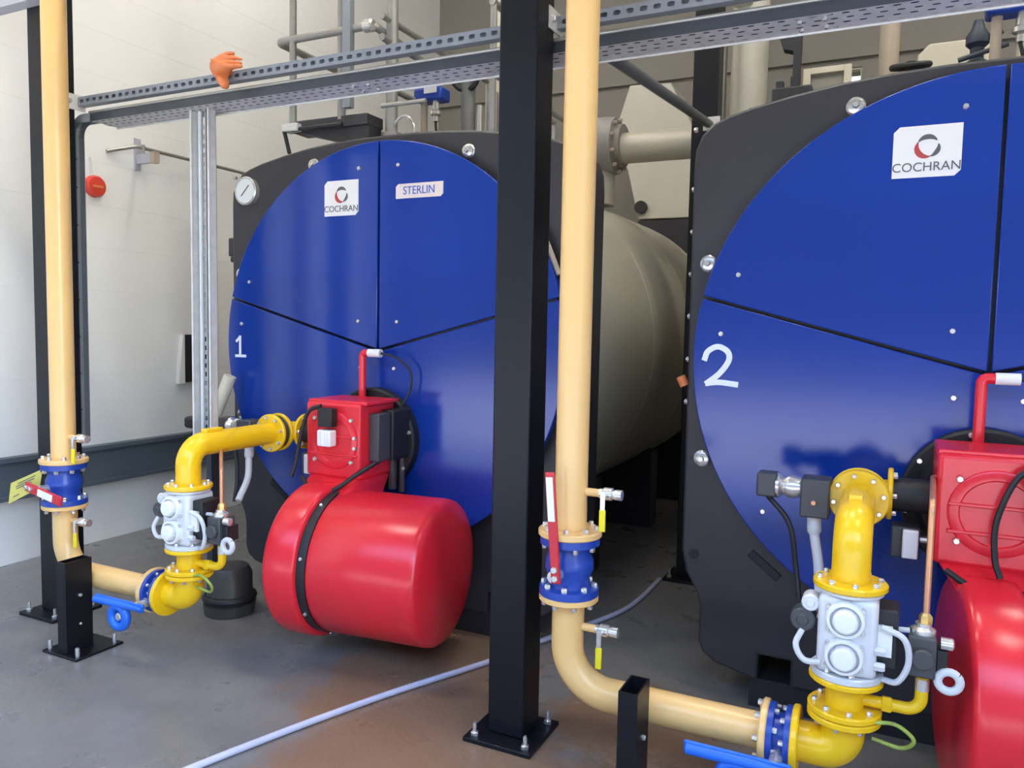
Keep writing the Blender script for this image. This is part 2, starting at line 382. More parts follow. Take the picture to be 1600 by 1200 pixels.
def stroke(t, cy, strokes, w):
    q = MB()
    for ks, s_ in enumerate(strokes):
        P = curve_pts([(x, 0, z) for x, z in s_], 8) if len(s_) > 2 else [Vector((x, 0, z)) for x, z in s_]
        L, Rr = [], []
        for i, a in enumerate(P):
            d = (P[min(i + 1, len(P) - 1)] - P[max(i - 1, 0)]).normalized(); nn = Vector((-d.z, 0, d.x)) * w / 2
            if i == 0: a = a - d * w * .3
            if i == len(P) - 1: a = a + d * w * .3
            L.append(a + nn); Rr.append(a - nn)
        q.prism([(v.x, cy - .0015 - .0006 * ks, v.z) for v in L + Rr[::-1]], (0, .0016, 0))
    q.build('painted_number', WHTP, t, smooth=60)
c = B1
stroke(b1, c[1], [[(c[0] - 1.0, 1.487), (c[0] - .972, 1.512)], [(c[0] - .972, 1.515), (c[0] - .972, 1.405)], [(c[0] - 1.005, 1.402), (c[0] - .93, 1.402)]], .016)
c = B2
stroke(b2, c[1], [[(c[0] - 1.018, 1.482), (c[0] - 1.005, 1.515), (c[0] - .965, 1.535), (c[0] - .925, 1.515), (c[0] - .92, 1.478), (c[0] - .955, 1.425), (c[0] - 1.005, 1.382)], [(c[0] - 1.005, 1.382), (c[0] - .955, 1.388), (c[0] - .885, 1.382)]], .023)
# extras on boiler 1: dial gauge, hinge block
gx, gz, gy = B1[0] - .976, 2.359, 3.48
ga = MB().lathe((gx, gy, gz), (0, -1, 0), [(0, .082), (.03, .082), (.036, .076), (.036, .072), (.03, .072)], 40).build('dial_gauge', CHR, b1)
MB().disc((gx, gy - .0305, gz), (0, -1, 0), .071, .002, .0005).build('dial_face', DIALW, ga)
MB().obox((gx, gy - .034, gz), (.085, .002, .006), ((.7, 0, .7), (0, 1, 0), (-.7, 0, .7))).build('needle', INKG, ga)
MB().box((B1[0] - 1.165, 3.50, 1.99), (B1[0] - 1.10, 3.62, 2.10)).box((B1[0] - 1.15, 3.50, 1.955), (B1[0] - 1.10, 3.60, 1.99)).build('hinge_block', CASE, b1, bev=.008)

MB().tube([(-1.525, 3.43, 2.08), (-1.425, 3.43, 1.85)], .014, 8).build('hinge_arm', TAN, b1)
MB().cyl((-.795, 3.36, 1.36), (-.815, 3.36, 1.40), .02).build('orange_plug', ORG, b2)
# ------------------------------------------------------------------ burners
def burner(cx, cy, label, po=0.0):
    t = thing('burner', label, 'burner', (cx, cy - .3, 0), 'red gas burners')
    MB().lathe((cx, cy - .001, 1.0), (0, -1, 0), [(0, .268), (.05, .268), (.06, .258), (.06, .22), (.11, .20)], 48).build('mounting_flange', BLK2, t)
    ring_bolts(t, (cx, cy - .06, 1.0), (0, -1, 0), .25, 8, .011, .014)
    hb = MB().box((cx - .165, cy - .37, .845), (cx + .165, cy - .075, 1.215)).build('housing', RED, t, bev=.016, seg=3)
    MB().lathe((cx + .01, cy - .37, 1.03), (0, -1, 0), [(0, .142), (.006, .14), (.010, .132), (.010, .11), (.004, .105)], 48).build('front_cover', RED, t)
    MB().box((cx - .13, cy - .381, 1.046), (cx + .15, cy - .37, 1.058)).box((cx - .13, cy - .381, .955), (cx + .15, cy - .37, .967)).build('cover_rib', RED, t, bev=.003)
    for bx, bz in ((-.10, 1.135), (.12, 1.135), (-.10, .93), (.12, .93), (.14, 1.05), (.14, 1.0)):
        bolt(t, (cx + bx, cy - .374, bz), (0, -1, 0), .011, .014)
    # plugs on the front cover
    MB().box((cx + po - .045, cy - .43, 1.10), (cx + po + .04, cy - .38, 1.19)).build('black_plug', BLK2, t, bev=.006)
    wp = MB().box((cx + po - .045, cy - .435, 1.005), (cx + po + .035, cy - .38, 1.085)).build('white_plug', WHT, t, bev=.008)
    for dx in (-.025, 0.0, .02): MB().box((cx + po + dx - .004, cy - .439, 1.01), (cx + po + dx + .004, cy - .435, 1.08)).build('ridge', WHT, wp)
    # control box on the side
    MB().box((cx + .165, cy - .30, .93), (cx + .225, cy - .20, 1.165)).build('control_box', DGR, t, bev=.006)
    MB().box((cx + .165, cy - .20, .925), (cx + .24, cy - .03, 1.175)).build('control_box_lid', BLK2, t, bev=.008)
    MB().box((cx - .165, cy - .35, 1.207), (cx + .19, cy - .08, 1.225)).build('top_lip', RED, t, bev=.004)
    MB().cyl((cx + .17, cy - .10, .76), (cx + .17, cy - .10, .93), .022).cyl((cx + .20, cy - .06, .74), (cx + .20, cy - .06, .93), .016).build('cable_gland', DGR, t)
    # raised red arm with white tip
    MB().tube(fillet([(cx - .03, cy - .09, 1.21), (cx - .03, cy - .09, 1.452), (cx + .04, cy - .09, 1.452)], .02), .019).build('arm', RED, t)
    MB().cyl((cx + .01, cy - .09, 1.452), (cx + .085, cy - .09, 1.452), .021).build('arm_tip', WHT, t)
    MB().tube(curve_pts([(cx + .085, cy - .09, 1.452), (cx + .17, cy - .07, 1.43), (cx + .24, cy - .05, 1.36), (cx + .235, cy - .05, 1.26), (cx + .19, cy - .08, 1.165)]), .006, 8).build('sensor_cable', BLK2, t)
    # neck and fan drum
    yc, zc = cy - .43, .465
    AX = Vector((math.cos(math.radians(6)), math.sin(math.radians(6)), 0)); O = Vector((cx, yc, zc)); NY = Vector((-AX.y, AX.x, 0))
    def rect(x0, x1, y0, y1, z): return [(x0, y0, z), (x1, y0, z), (x1, y1, z), (x0, y1, z)]
    v = rect(cx - .15, cx + .15, cy - .365, cy - .08, .85) + rect(cx - .055, cx + .18, cy - .60, cy - .20, .74)
    MB().add(v, [(0, 1, 2, 3), (7, 6, 5, 4)] + [(i, (i + 1) % 4, 4 + (i + 1) % 4, 4 + i) for i in range(4)]).build('neck', RED, t, bev=.012)
    pr = [(-.10, .0), (-.10, .335), (-.096, .350), (-.084, .361), (-.066, .366), (.055, .366), (.068, .362), (.075, .352), (.075, .33)]
    MB().lathe(O, AX, pr, 80).build('fan_scroll', RED, t, smooth=50)
    MB().lathe(O + AX * .075, AX, [(0, .338), (.0, .342), (.045, .342), (.045, .338)], 80).build('strap', BLK2, t)
    pr = [(.12, .325), (.12, .334), (.126, .338), (.615, .338), (.636, .333), (.652, .319), (.662, .30), (.688, .20), (.70, .10), (.704, .0)]
    MB().lathe(O, AX, pr, 80).build('fan_drum', RED, t, smooth=50)
    for k in range(7):
        a = math.radians(-60 + 45 * k + 90); d_ = NY * math.cos(a) + Vector((0, 0, math.sin(a))); bolt(t, O + AX * .097 + d_ * .342, d_, .009, .01)
    # cables and pressure switch
    MB().tube(curve_pts([(cx + 1.35 * po - .045, cy - .40, 1.20), (cx + 1.35 * po - .12, cy - .41, 1.16), (cx + 1.35 * po - .17, cy - .41, 1.02), (cx + 1.5 * po - .19, cy - .42, .90), (cx + 1.7 * po - .2, cy - .44, .84)]), .010, 8).build('ignition_cable', BLK2, t)
    MB().tube(curve_pts([(cx - .13, cy - .44, .845), (cx - .03, cy - .49, .80), (cx + .07, cy - .47, .80), (cx + .17, cy - .40, .88), (cx + .21, cy - .26, .935)]), .011, 8).build('motor_cable', BLK2, t)
    ps = MB().box((cx - .29, cy - .26, .82), (cx - .20, cy - .17, .93)).build('pressure_switch', DGR, t, bev=.006)
    MB().box((cx - .255, cy - .285, .825), (cx - .205, cy - .26, .925)).build('switch_cover', WHT, ps, bev=.005)
    MB().cyl((cx - .20, cy - .20, .88), (cx - .15, cy - .20, .88), .014).build('switch_pipe', CHR, ps)
    return t
burner(*B1, 'whole red burner with a drum-shaped fan on the boiler marked 1')
burner(*B2, 'red burner on the boiler marked 2, cut off by the frame edge', .13)

# ------------------------------------------------------------------ ochre gas pipes
YP = 2.52; RP = .057; ZH = .328
def gas_pipe(px, xe, label):
    t = thing('gas_pipe', label, 'pipe', (px, YP, 0), 'ochre gas pipes')
    MB().tube([(px, YP, .885), (px, YP, H)], RP, 32).build('riser', BEIGE, t)
    MB().tube(fillet([(px, YP, .665), (px, YP, ZH), (xe, YP, ZH)], .16, 14), RP, 32).build('elbow_run', BEIGE, t)
    MB().disc((px, YP, .875), (0, 0, 1), .112, .024).build('flange', BEIGE, t)
    MB().disc((px, YP, .645), (0, 0, 1), .105, .022).build('flange', BEIGE, t)
    MB().disc((xe - .022, YP, ZH), (1, 0, 0), .105, .022).build('flange', BEIGE, t)
    ring_bolts(t, (px, YP, .899), (0, 0, 1), .09, 8, .010, .016)
    ring_bolts(t, (px, YP, .645), (0, 0, -1), .088, 8, .010, .018)
    ring_bolts(t, (xe - .022, YP, ZH), (-1, 0, 0), .088, 8, .010, .016)
    return t
gas_pipe(-3.725, -2.85 - .215, 'ochre gas pipe running down beside the white wall')
gas_pipe(-0.982, -.075 - .215, 'ochre gas pipe running down between the two boilers')

def ball_valve(px, label, lever):
    t = thing('shutoff_valve', label, 'valve', (px, YP, .667), 'blue shut-off valves')
    MB().lathe((px, YP, .668), (0, 0, 1), [(0, .105), (.026, .105), (.030, .075), (.06, .072), (.09, .085), (.12, .085), (.150, .073), (.176, .078), (.18, .105), (.206, .105)], 40).build('body', VBLU, t, smooth=40)
    ring_bolts(t, (px, YP, .694), (0, 0, 1), .09, 8, .011, .018)
    ring_bolts(t, (px, YP, .848), (0, 0, -1), .09, 8, .011, .018)
    MB().cyl((px - .01, YP - .07, .755), (px - .01, YP - .125, .755), .022).build('stem', CHR, t)
    if lever == 'up':
        a = Vector((px + .002, YP - .125, .735)); b = Vector((px - .030, YP - .125, 1.115))
    else:
        a = Vector((px - .11, YP - .125, .765)); b = Vector((px + .16, YP - .125, .715))
    d = (b - a).normalized(); n_ = Vector((0, 1, 0)); s_ = d.cross(n_)
    lv = MB().obox((a + b) / 2, ((b - a).length, .012, .034 if lever == 'up' else .048), (d, n_, s_)).build('lever', RED2, t, bev=.004)
    if lever == 'up':
        MB().obox(a + d * .29, (.15, .004, .024), (d, n_, s_)).build('lever_label', WHT, lv)
        lv.children[0].location.y = -.009
    else:
        MB().obox(a + d * .16, (.11, .004, .034), (d, n_, s_)).build('lever_label', WHT, lv); lv.children[0].location.y = -.009
    for k in (0, .03): bolt(lv, a + d * (.02 + k) + Vector((0, -.006, 0)), (0, -1, 0), .012, .014)
ball_valve(-3.725, 'blue shut-off valve with red lever turned sideways, on the pipe by the white wall', 'side')
ball_valve(-0.982, 'blue shut-off valve with red lever pointing up, on the pipe between the boilers', 'up')

def tap(px, z, label, ang=0.0, handle=True, yoff=0.0):
    t = thing('gas_tap', label, 'tap', (px + RP, YP, z), 'small brass gas taps')
    d = Vector((math.cos(ang), math.sin(ang), 0)); o = Vector((px, YP, z)); s0 = RP * .97
    MB().cyl(o + d * s0, o + d * (s0 + .05), .014).build('nipple', BEIGE, t)
    MB().lathe(o + d * (s0 + .05), d, [(0, .017), (.012, .017), (.016, .022), (.045, .022), (.05, .016), (.06, .018), (.08, .018)], 12).build('body', CHR, t)
    if handle:
        c0 = o + d * (s0 + .075)
        MB().cyl(c0 + Vector((0, -.015, 0)), c0 + Vector((0, -.038, 0)), .009).build('stem', CHR, t)
        hd = MB().obox(c0 + Vector((0, -.04, -.02)), (.016, .005, .07), ((1, 0, 0), (0, 1, 0), (0, 0, 1))).build('handle', CHR, t)
        MB().obox(c0 + Vector((0, -.04, -.085)), (.022, .010, .075), ((1, 0, 0), (0, 1, 0), (0, 0, 1))).build('handle_sleeve', YSL, hd, bev=.003)
tap(-0.982, 1.035, 'small tap with yellow handle above the upright red valve lever')
tap(-0.982, .555, 'small tap with yellow handle just above the pipe bend between the boilers')
tap(-3.725, 1.008, 'small tap above the blue valve on the pipe by the white wall')
tap(-3.725, .587, 'small tap below the blue valve on the pipe by the white wall')

def post(cx, label, plate):
    t = thing('pipe_post', label, 'post', (cx, 2.39, 0), 'short black pipe posts')
    x0, x1, y0, y1, zt, w = cx - .032, cx + .032, 2.32, 2.455, .45, .006
    MB().box((x0, y0, 0), (x1, y0 + w, zt)).box((x0, y1 - w, 0), (x1, y1, zt)).box((x0, y0 + w, 0), (x0 + w, y1 - w, zt)).box((x1 - w, y0 + w, 0), (x1, y1 - w, zt)).build('upright', BLK, t)
    MB().box((cx - .125, 2.30, 0), (cx + .125, 2.55, .012)).build('base_plate', BLK, t, bev=.003)
    for sx in (-1, 1):
        for yy in (2.325, 2.52): bolt(t, (cx + sx * .10, yy, .012), (0, 0, 1), .010, .045, CHR)
    bolt(t, (cx + .032, 2.39, .28), (1, 0, 0), .009, .01)
    bolt(t, (cx + .032, 2.39, .14), (1, 0, 0), .007, .008)
post(-3.47, 'short open-topped black post under the pipe by the white wall', True)
post(-0.695, 'short open-topped black post under the pipe between the boilers', True)

# ------------------------------------------------------------------ yellow gas trains
def gas_train(tx, cy, bx, label, far=False):
    t = thing('gas_train', label, 'gas train', (tx, YP, 0), 'yellow gas trains')
    r = .055; yd = cy - .36
    # inlet elbow
    MB().tube(fillet([(tx - .13, YP, ZH), (tx, YP, ZH), (tx, YP, .45)], .10, 12), .062, 28).build('inlet_elbow', YEL, t)
    MB().disc((tx - .145, YP, ZH), (1, 0, 0), .105, .022).build('flange', YEL, t)
    def fl(z, h_, m=YEL, R=.105, bolts=0):
        MB().disc((tx, YP, z), (0, 0, 1), R, h_).build('flange', m, t)
    fl(.432, .02); fl(.454, .02); ring_bolts(t, (tx, YP, .474), (0, 0, 1), .085, 8, .009, .012); ring_bolts(t, (tx, YP, .432), (0, 0, -1), .085, 8, .009, .014)
    MB().cyl((tx, YP, .47), (tx, YP, .56), r, n=28).build('spool', YEL, t)
    fl(.552, .018); fl(.570, .022, ALU, .103); ring_bolts(t, (tx, YP, .592), (0, 0, 1), .088, 8, .009, .012)
    # double valve body
    vb = MB().box((tx - .082, YP - .08, .592), (tx + .082, YP + .075, .828)).build('valve_body', ALU, t, bev=.018, seg=3)
    for i, z in enumerate((.655, .765)):
        dm = MB().lathe((tx - .005, YP - .07, z), (0, -1, 0), [(0, .0545), (.028, .0545), (.035, .051), (.035, .043), (.018, .041), (.018, .036), (.05, .034), (.056, .028), (.058, 0)], 32).build('valve_dome', mat('white_casting', (.78, .78, .78), .4), t, smooth=40)
        for a in range(4): bolt(dm, (tx - .005 + .066 * math.cos(a * PI / 2 + PI / 4), YP - .08, z + .046 * math.sin(a * PI / 2 + PI / 4)), (0, -1, 0), .008, .016)
    MB().box((tx + .075, YP - .05, .625), (tx + .135, YP + .06, .80)).build('coil_housing', BLK2, t, bev=.006)
    MB().box((tx + .076, YP - .062, .665), (tx + .12, YP - .05, .755)).build('rating_plate', WHT, t)
    for z in (.655, .70): bolt(t, (tx + .075, YP - .066, z - .02), (1, 0, 0), .014, .03, ALU)
    # left side switches
    for (xx, zz_, rr) in ((tx - .105, .79, .026), (tx - .125, .735, .036)):
        MB().lathe((xx, YP - .01, zz_), (0, -1, 0), [(0, rr), (.05, rr), (.055, rr * .85), (.055, rr * .5), (.06, rr * .4)], 24).build('pressure_switch', DGR if rr > .03 else ALU, t)
        MB().cyl((xx, YP + .01, zz_), (tx - .06, YP + .01, zz_), .012).build('switch_nipple', CHR, t)
    MB().tube(curve_pts([(tx - .125, YP - .06, .705), (tx - .14, YP - .075, .66), (tx - .115, YP - .08, .62), (tx - .07, YP - .075, .62)]), .009, 8).build('cable_loop', CABW, t)
    MB().tube(curve_pts([(tx + .09, YP - .07, .755), (tx + .15, YP - .07, .73), (tx + .165, YP - .06, .66), (tx + .14, YP - .05, .595), (tx + .10, YP - .03, .585)]), .009, 8).build('cable_loop', CABW, t)
    fl(.826, .014, ALU, .095); fl(.840, .020); ring_bolts(t, (tx, YP, .860), (0, 0, 1), .085, 8, .009, .012)
    # riser, bend and run back towards the boiler
    zr = 1.032
    MB().tube(fillet([(tx, YP, .85), (tx, YP, zr), (tx, yd, zr)], .10, 12), r, 28).build('bend', YEL, t)
    MB().box((tx - .02, YP + .09, zr + .05), (tx + .02, YP + .19, zr + .068)).build('pipe_pad', YEL, t, bev=.003)
    MB().disc((tx, yd - .005, zr), (0, 1, 0), .098, .02).build('flange', YEL, t); ring_bolts(t, (tx, yd - .005, zr), (0, -1, 0), .08, 8, .009, .014)
    MB().disc((tx, yd + .016, zr), (0, 1, 0), .088, .035).build('butterfly_body', DGR, t)
    MB().disc((tx, yd + .052, zr), (0, 1, 0), .098, .02).build('flange', YEL, t); ring_bolts(t, (tx, yd + .072, zr), (0, 1, 0), .08, 8, .009, .014)
    ye = cy - .20
    MB().tube(fillet([(tx, yd + .06, zr), (tx, ye, zr), (tx + .09, ye, zr)], .07, 10), .048, 24).build('outlet_bend', YEL, t)
    MB().cyl((tx + .106, ye, zr), (bx - .16, ye, zr), .06).build('burner_inlet', BLK2, t)
    MB().disc((tx + .088, ye, zr), (1, 0, 0), .092, .018).build('flange', YEL, t); ring_bolts(t, (tx + .106, ye, zr), (1, 0, 0), .075, 6, .009, .014)
    # actuator
    ac = MB().box((tx - .185, yd - .05, zr - .075), (tx - .09, yd + .06, zr + .06)).build('actuator', DGR, t, bev=.006)
    MB().lathe((tx - .185, yd, zr + .02), (-1, 0, 0), [(0, .035), (.03, .042), (.04, .042), (.06, .03), (.075, .045), (.085, .045), (.085, .0)], 20).build('connector', CHR, ac)
    MB().box((tx - .335, yd - .04, zr - .02), (tx - .265, yd + .04, zr + .065)).build('plug', DGR, ac, bev=.008)
    bolt(ac, (tx - .14, yd - .05, zr - .02), (0, -1, 0), .01, .01, COP)
    MB().tube(curve_pts([(tx - .14, yd, zr - .075), (tx - .135, yd - .01, zr - .14), (tx - .115, yd - .04, zr - .24), (tx - .10, yd - .12, zr - .34)]), [.024] * 8 + [.017] * 17, 12).build('flexible_conduit', CABW, ac)
    MB().tube(curve_pts([(tx - .30, yd, zr - .02), (tx - .22, yd - .02, zr - .11), (tx - .19, yd - .04, zr - .25), (tx - .17, yd - .08, zr - .36)]), .010, 8).build('black_cable', BLK2, ac)
    # pilot line
    zp, xp = .500, tx + .205
    MB().tube(fillet([(tx + .045, YP, zp), (xp, YP, zp), (xp, YP, .605)], .04, 8), .018, 16).build('pilot_pipe', YEL, t)
    MB().disc((tx + .10, YP, zp), (1, 0, 0), .024, .03, n=6).build('pilot_union', YEL, t)
    MB().cyl((xp, YP, .565), (xp, YP, .60), .020, n=12).build('pilot_sleeve', CHR, t)
    pv = MB().box((xp - .045, YP - .045, .615), (xp + .03, YP + .05, .735)).build('pilot_valve', DGR, t, bev=.006)
    MB().lathe((xp - .005, YP - .045, .675), (0, -1, 0), [(0, .03), (.015, .03), (.02, .026)], 20).build('coil_cap', DGR, pv)
    MB().box((xp + .03, YP - .03, .63), (xp + .06, YP + .04, .70)).build('coil', BLK2, pv, bev=.004)
    MB().torus((xp + .065, YP - .03, .615), (0, 1, 0), .028, .012, 20, 10).build('hose_coil', CABW, pv)
    MB().lathe((xp + .04, YP - .02, .72), (1, 0, 0), [(0, .018), (.03, .018), (.034, .012)], 12).build('outlet_nut', CHR, pv)
    MB().lathe((xp - .005, YP, .735), (0, 0, 1), [(0, .034), (.012, .034), (.02, .022), (.03, .022)], 16).build('cap', CHR, pv)
    MB().lathe((xp, YP, .765), (0, 0, 1), [(0, .018), (.02, .018), (.03, .010)], 6).build('brass_nut', BRS, pv)
    cp = [(xp, YP, .78), (xp, YP, .93), (tx + .035, YP + .16, .995)] if far else [(xp, YP, .78), (xp, YP, 1.12), (xp + .02, cy - .30, 1.12), (bx - .165, cy - .30, 1.12)]
    MB().tube(fillet(cp, .04), .009, 10).build('copper_tube', COP, t)
    MB().tube(curve_pts([(tx + .07, YP - .05, .455), (tx + .14, YP - .06, .47), (tx + .19, YP - .05, .43), (tx + .16, YP - .03, .39), (tx + .08, YP - .03, .40)]), .006, 8).build('earth_cable', EARTH, t)
    MB().tube([(tx + .07, YP - .02, .735), (xp - .04, YP - .02, .742)], .008, 8).build('link_cable', CABW, t)
gas_train(-2.85, B1[1], B1[0], 'yellow gas valve train standing nearest the white wall', True)
gas_train(-.075, B2[1], B2[0], 'large near yellow gas valve train beside the cut-off red burner')
def lever_valve(tx, label):
    t = thing('lever_valve', label, 'valve', (tx - .18, YP, .22), 'blue lever valves')
    MB().lathe((tx - .215, YP, ZH), (1, 0, 0), [(0, .098), (.018, .098), (.020, .07), (.050, .07), (.052, .098), (.07, .098)], 36).build('body', VBLU, t)
    ring_bolts(t, (tx - .197, YP, ZH), (1, 0, 0), .085, 8, .009, .014); ring_bolts(t, (tx - .163, YP, ZH), (-1, 0, 0), .085, 8, .009, .014)
    MB().cyl((tx - .18, YP - .06, .30), (tx - .18, YP - .15, .30), .02).build('stem', CHR, t)
    lv = MB().obox((tx - .29, YP - .145, .297), (.32, .014, .04), ((1, 0, 0), (0, 1, 0), (0, 0, 1))).build('lever', LBLU, t, bev=.005)
    MB().tube([(tx - .13, YP - .155, .297), (tx - .24, YP - .155, .297), (tx - .44, YP - .155, .295)], [.008, .018, .018], 12).build('lever_sleeve', LBLU, lv)
    MB().torus((tx - .285, YP - .15, .236), (0, 1, 0), .048, .021, 28, 12).build('locking_ring', LBLU, t)
    bolt(t, (tx - .285, YP - .14, .236), (0, -1, 0), .02, .02, CHR)
    MB().cyl((tx - .285, YP - .14, .236), (tx - .285, YP - .125, .236), .03).build('locking_plate', LBLU, t)
lever_valve(-2.85, 'blue lever valve low down beside the post nearest the white wall')
lever_valve(-.075, 'blue lever valve at the bottom edge of the photo, by the near gas train')

# ------------------------------------------------------------------ black columns
def column(cx, cy, label, w=.155, d=.15, plate=.285):
    t = thing('steel_column', label, 'column', (cx, cy, 0), 'black steel columns')
    MB().box((cx - w / 2, cy - d / 2, .018), (cx + w / 2, cy + d / 2, H)).build('shaft', BLK, t, bev=.008, seg=3)
    MB().box((cx - plate / 2, cy - plate / 2 - .015, 0), (cx + plate / 2, cy + plate / 2 - .015, .018)).build('base_plate', BLK, t, bev=.003)
    for sx in (-1, 1):
        for sy in (-1, 1):
            bolt(t, (cx + sx * (plate / 2 - .035), cy - .015 + sy * (plate / 2 - .035), .018), (0, 0, 1), .016, .014)
            bolt(t, (cx + sx * (plate / 2 - .035), cy - .015 + sy * (plate / 2 - .035), .032), (0, 0, 1), .008, .035, CHR, 'anchor_stud', 8)
column(-1.273, 2.70, 'black square steel column standing in front of the boiler marked 1')
column(-4.02, 2.70, 'black square steel column behind the ochre pipe by the white wall')
column(-1.10, 4.98, 'black square steel column behind the diagonal tie, between the boilers')

# ------------------------------------------------------------------ galvanised channel and cable tray
def slots(q, x0, x1, y0, y1, z0, z1, pitch, length, axis='x'):
    n = int((x1 - x0) / pitch); 
    for k in range(n + 1):
        a = x0 + k * pitch + length / 2 if k else x0; b = x0 + (k + 1) * pitch - length / 2
        if k == n: b = x1
        if b > a: q.box((a, y0, z0), (b, y1, z1))
st = thing('slotted_channel', 'galvanised slotted steel channel running above the cable tray', 'steel channel', (-2.4, 2.82, 2.72))
q = MB(); y0, y1, x0, x1 = 2.785, 2.825, -4.03, 1.6
slot_plate(q, (x0, y0, 2.725), (1, 0, 0), (0, 0, 1), x1 - x0, .041, .05, .014, .0085)
q.box((x0, y0, 2.7225), (x1, y1, 2.725)).box((x0, y0, 2.766), (x1, y1, 2.7685))
q.box((x0, y1 - .0025, 2.725), (x1, y1, 2.766)).build('channel', ZINC, st, smooth=20)
br = MB().box((-1.194, 2.715, 2.705), (-1.189, 2.83, 2.785)).build('end_bracket', GALV, st); bolt(br, (-1.189, 2.745, 2.745), (1, 0, 0), .014, .014)
br = MB().box((-3.94, 2.70, 2.70), (-3.935, 2.83, 2.78)).build('end_bracket', GALV, st); bolt(br, (-3.935, 2.735, 2.74), (1, 0, 0), .014, .014)
tr = thing('cable_tray', 'galvanised perforated cable tray crossing in front of both boilers', 'cable tray', (-2.4, 2.87, 2.62))
q = MB(); x0, x1, y0, y1, zb = -3.86, 1.6, 2.80, 2.96, 2.642
q.box((x0, y1 - .002, zb), (x1, y1, zb + .04)).tube([(x0, y1, zb + .042), (x1, y1, zb + .042)], .008, 10)
MB().box((x0, y0 - .001, zb - .002), (x1, y0, zb + .042)).build('shaded_side_flange', SLATE, tr)  # shade on the galvanised side is put into this dark colour
MB().tube([(x0, y0 - .003, zb + .044), (x1, y0 - .003, zb + .044)], .007, 10).build('top_lip', GALT, tr)
MB().tube([(x0, y1 + .001, zb - .003), (x1, y1 + .001, zb - .003)], .0045, 8).build('back_lip', GALV, tr)
for j in range(4): slot_plate(q, (x0 + .012 * (j % 2), y0 + .04 * j, zb - .001), (1, 0, 0), (0, 1, 0), x1 - x0, .04, .05, .0125, .0055, 8)
q.build('tray', GALV, tr, smooth=30)
for xx in (-2.2, -.35):
    MB().box((xx, y0 + .01, zb + .0), (xx + .12, y1 - .01, zb + .004)).build('splice_plate', GALV, tr)
    for a in (.02, .10):
        for b in (.045, .12): bolt(tr, (xx + a, y0 + b, zb - .0015), (0, 0, -1), .009, .008)
MB().box((x0, 2.815, zb), (x1, 2.945, zb + .024)).build('cable_bundle', BLK2, tr, bev=.008)
# bend and vertical drop at the wall end
P = fillet([(x0 + .02, 0, zb + .02), (-4.0, 0, zb + .02), (-4.0, 0, .95)], .10, 8)
q = MB()
for i in range(len(P) - 1):
    a, b = P[i], P[i + 1]; d = (b - a).normalized(); n_ = Vector((0, 1, 0)); s_ = d.cross(n_); L = (b - a).length
    q.obox((a + b) / 2 + Vector((0, y0 + .001, 0)), (L + .003, .002, .045), (d, n_, s_)); q.obox((a + b) / 2 + Vector((0, y0 + .049, 0)), (L + .003, .002, .045), (d, n_, s_))
    q.obox((a + b) / 2 + Vector((0, y0 + .025, 0)) - s_ * .021, (L + .003, .05, .002), (d, n_, s_))
q.build('tray_bend', ZINC, tr, smooth=40)
for z in (2.45, 2.3, 2.1, 1.9, 1.7, 1.5, 1.3, 1.1):
    MB().box((-4.03, y0 - .002, z), (-3.97, y0 - .0005, z + .006)).build('cable_tie', BLK2, tr)
# second drop down to the gas train
dr = thing('tray_drop', 'perforated galvanised upright hanging from the cable tray behind the gas train', 'cable tray', (-3.12, 2.88, .98))
q = MB(); xa, xb, ya, yb, z0, z1 = -3.18, -3.062, 2.85, 2.90, 0.98, 2.64
q.box((xa, ya, z0), (xa + .002, yb, z1)).box((xb - .002, ya, z0), (xb, yb, z1))
q.box((xa, yb - .002, z0), (xa + .03, yb, z1)).box((xb - .03, yb - .002, z0), (xb, yb, z1)).box((xa + .044, yb - .002, z0), (xb - .044, yb, z1))
n = int((z1 - z0) / .045)
for k in range(n):
    for u in ((xa + .03, xa + .044), (xb - .044, xb - .03)): q.box((u[0], yb - .002, z0 + k * .045), (u[1], yb, z0 + k * .045 + .022))
q.tube([(xa, ya, z0), (xa, ya, z1)], .006, 8).tube([(xb, ya, z0), (xb, ya, z1)], .006, 8)
q.build('tray', GALV, dr, smooth=30)
MB().tube([(xb - .02, ya + .02, z0), (xb - .02, ya + .02, z1)], .012, 10).build('cable', BLK2, dr)
MB().tube([(xa + .03, ya + .03, z0), (xa + .03, ya + .03, z1)], .009, 10).build('cable', CABW, dr)
# diagonal tie
ti = thing('tie_rod', 'dark grey diagonal tie between cable tray and rear black column', 'tie rod', (-1.02, 2.97, 2.62))
MB().tube([(-1.045, 2.97, 2.665), (-1.07, 4.88, 2.86)], .026, 12).build('rod', mat('dark_tie_steel', (.10, .105, .115), .5), ti)
MB().box((-1.10, 4.885, 2.82), (-1.0, 4.90, 2.90)).build('end_clip', GALV, ti)
bolt(ti, (-1.05, 4.885, 2.86), (0, -1, 0), .014, .016)

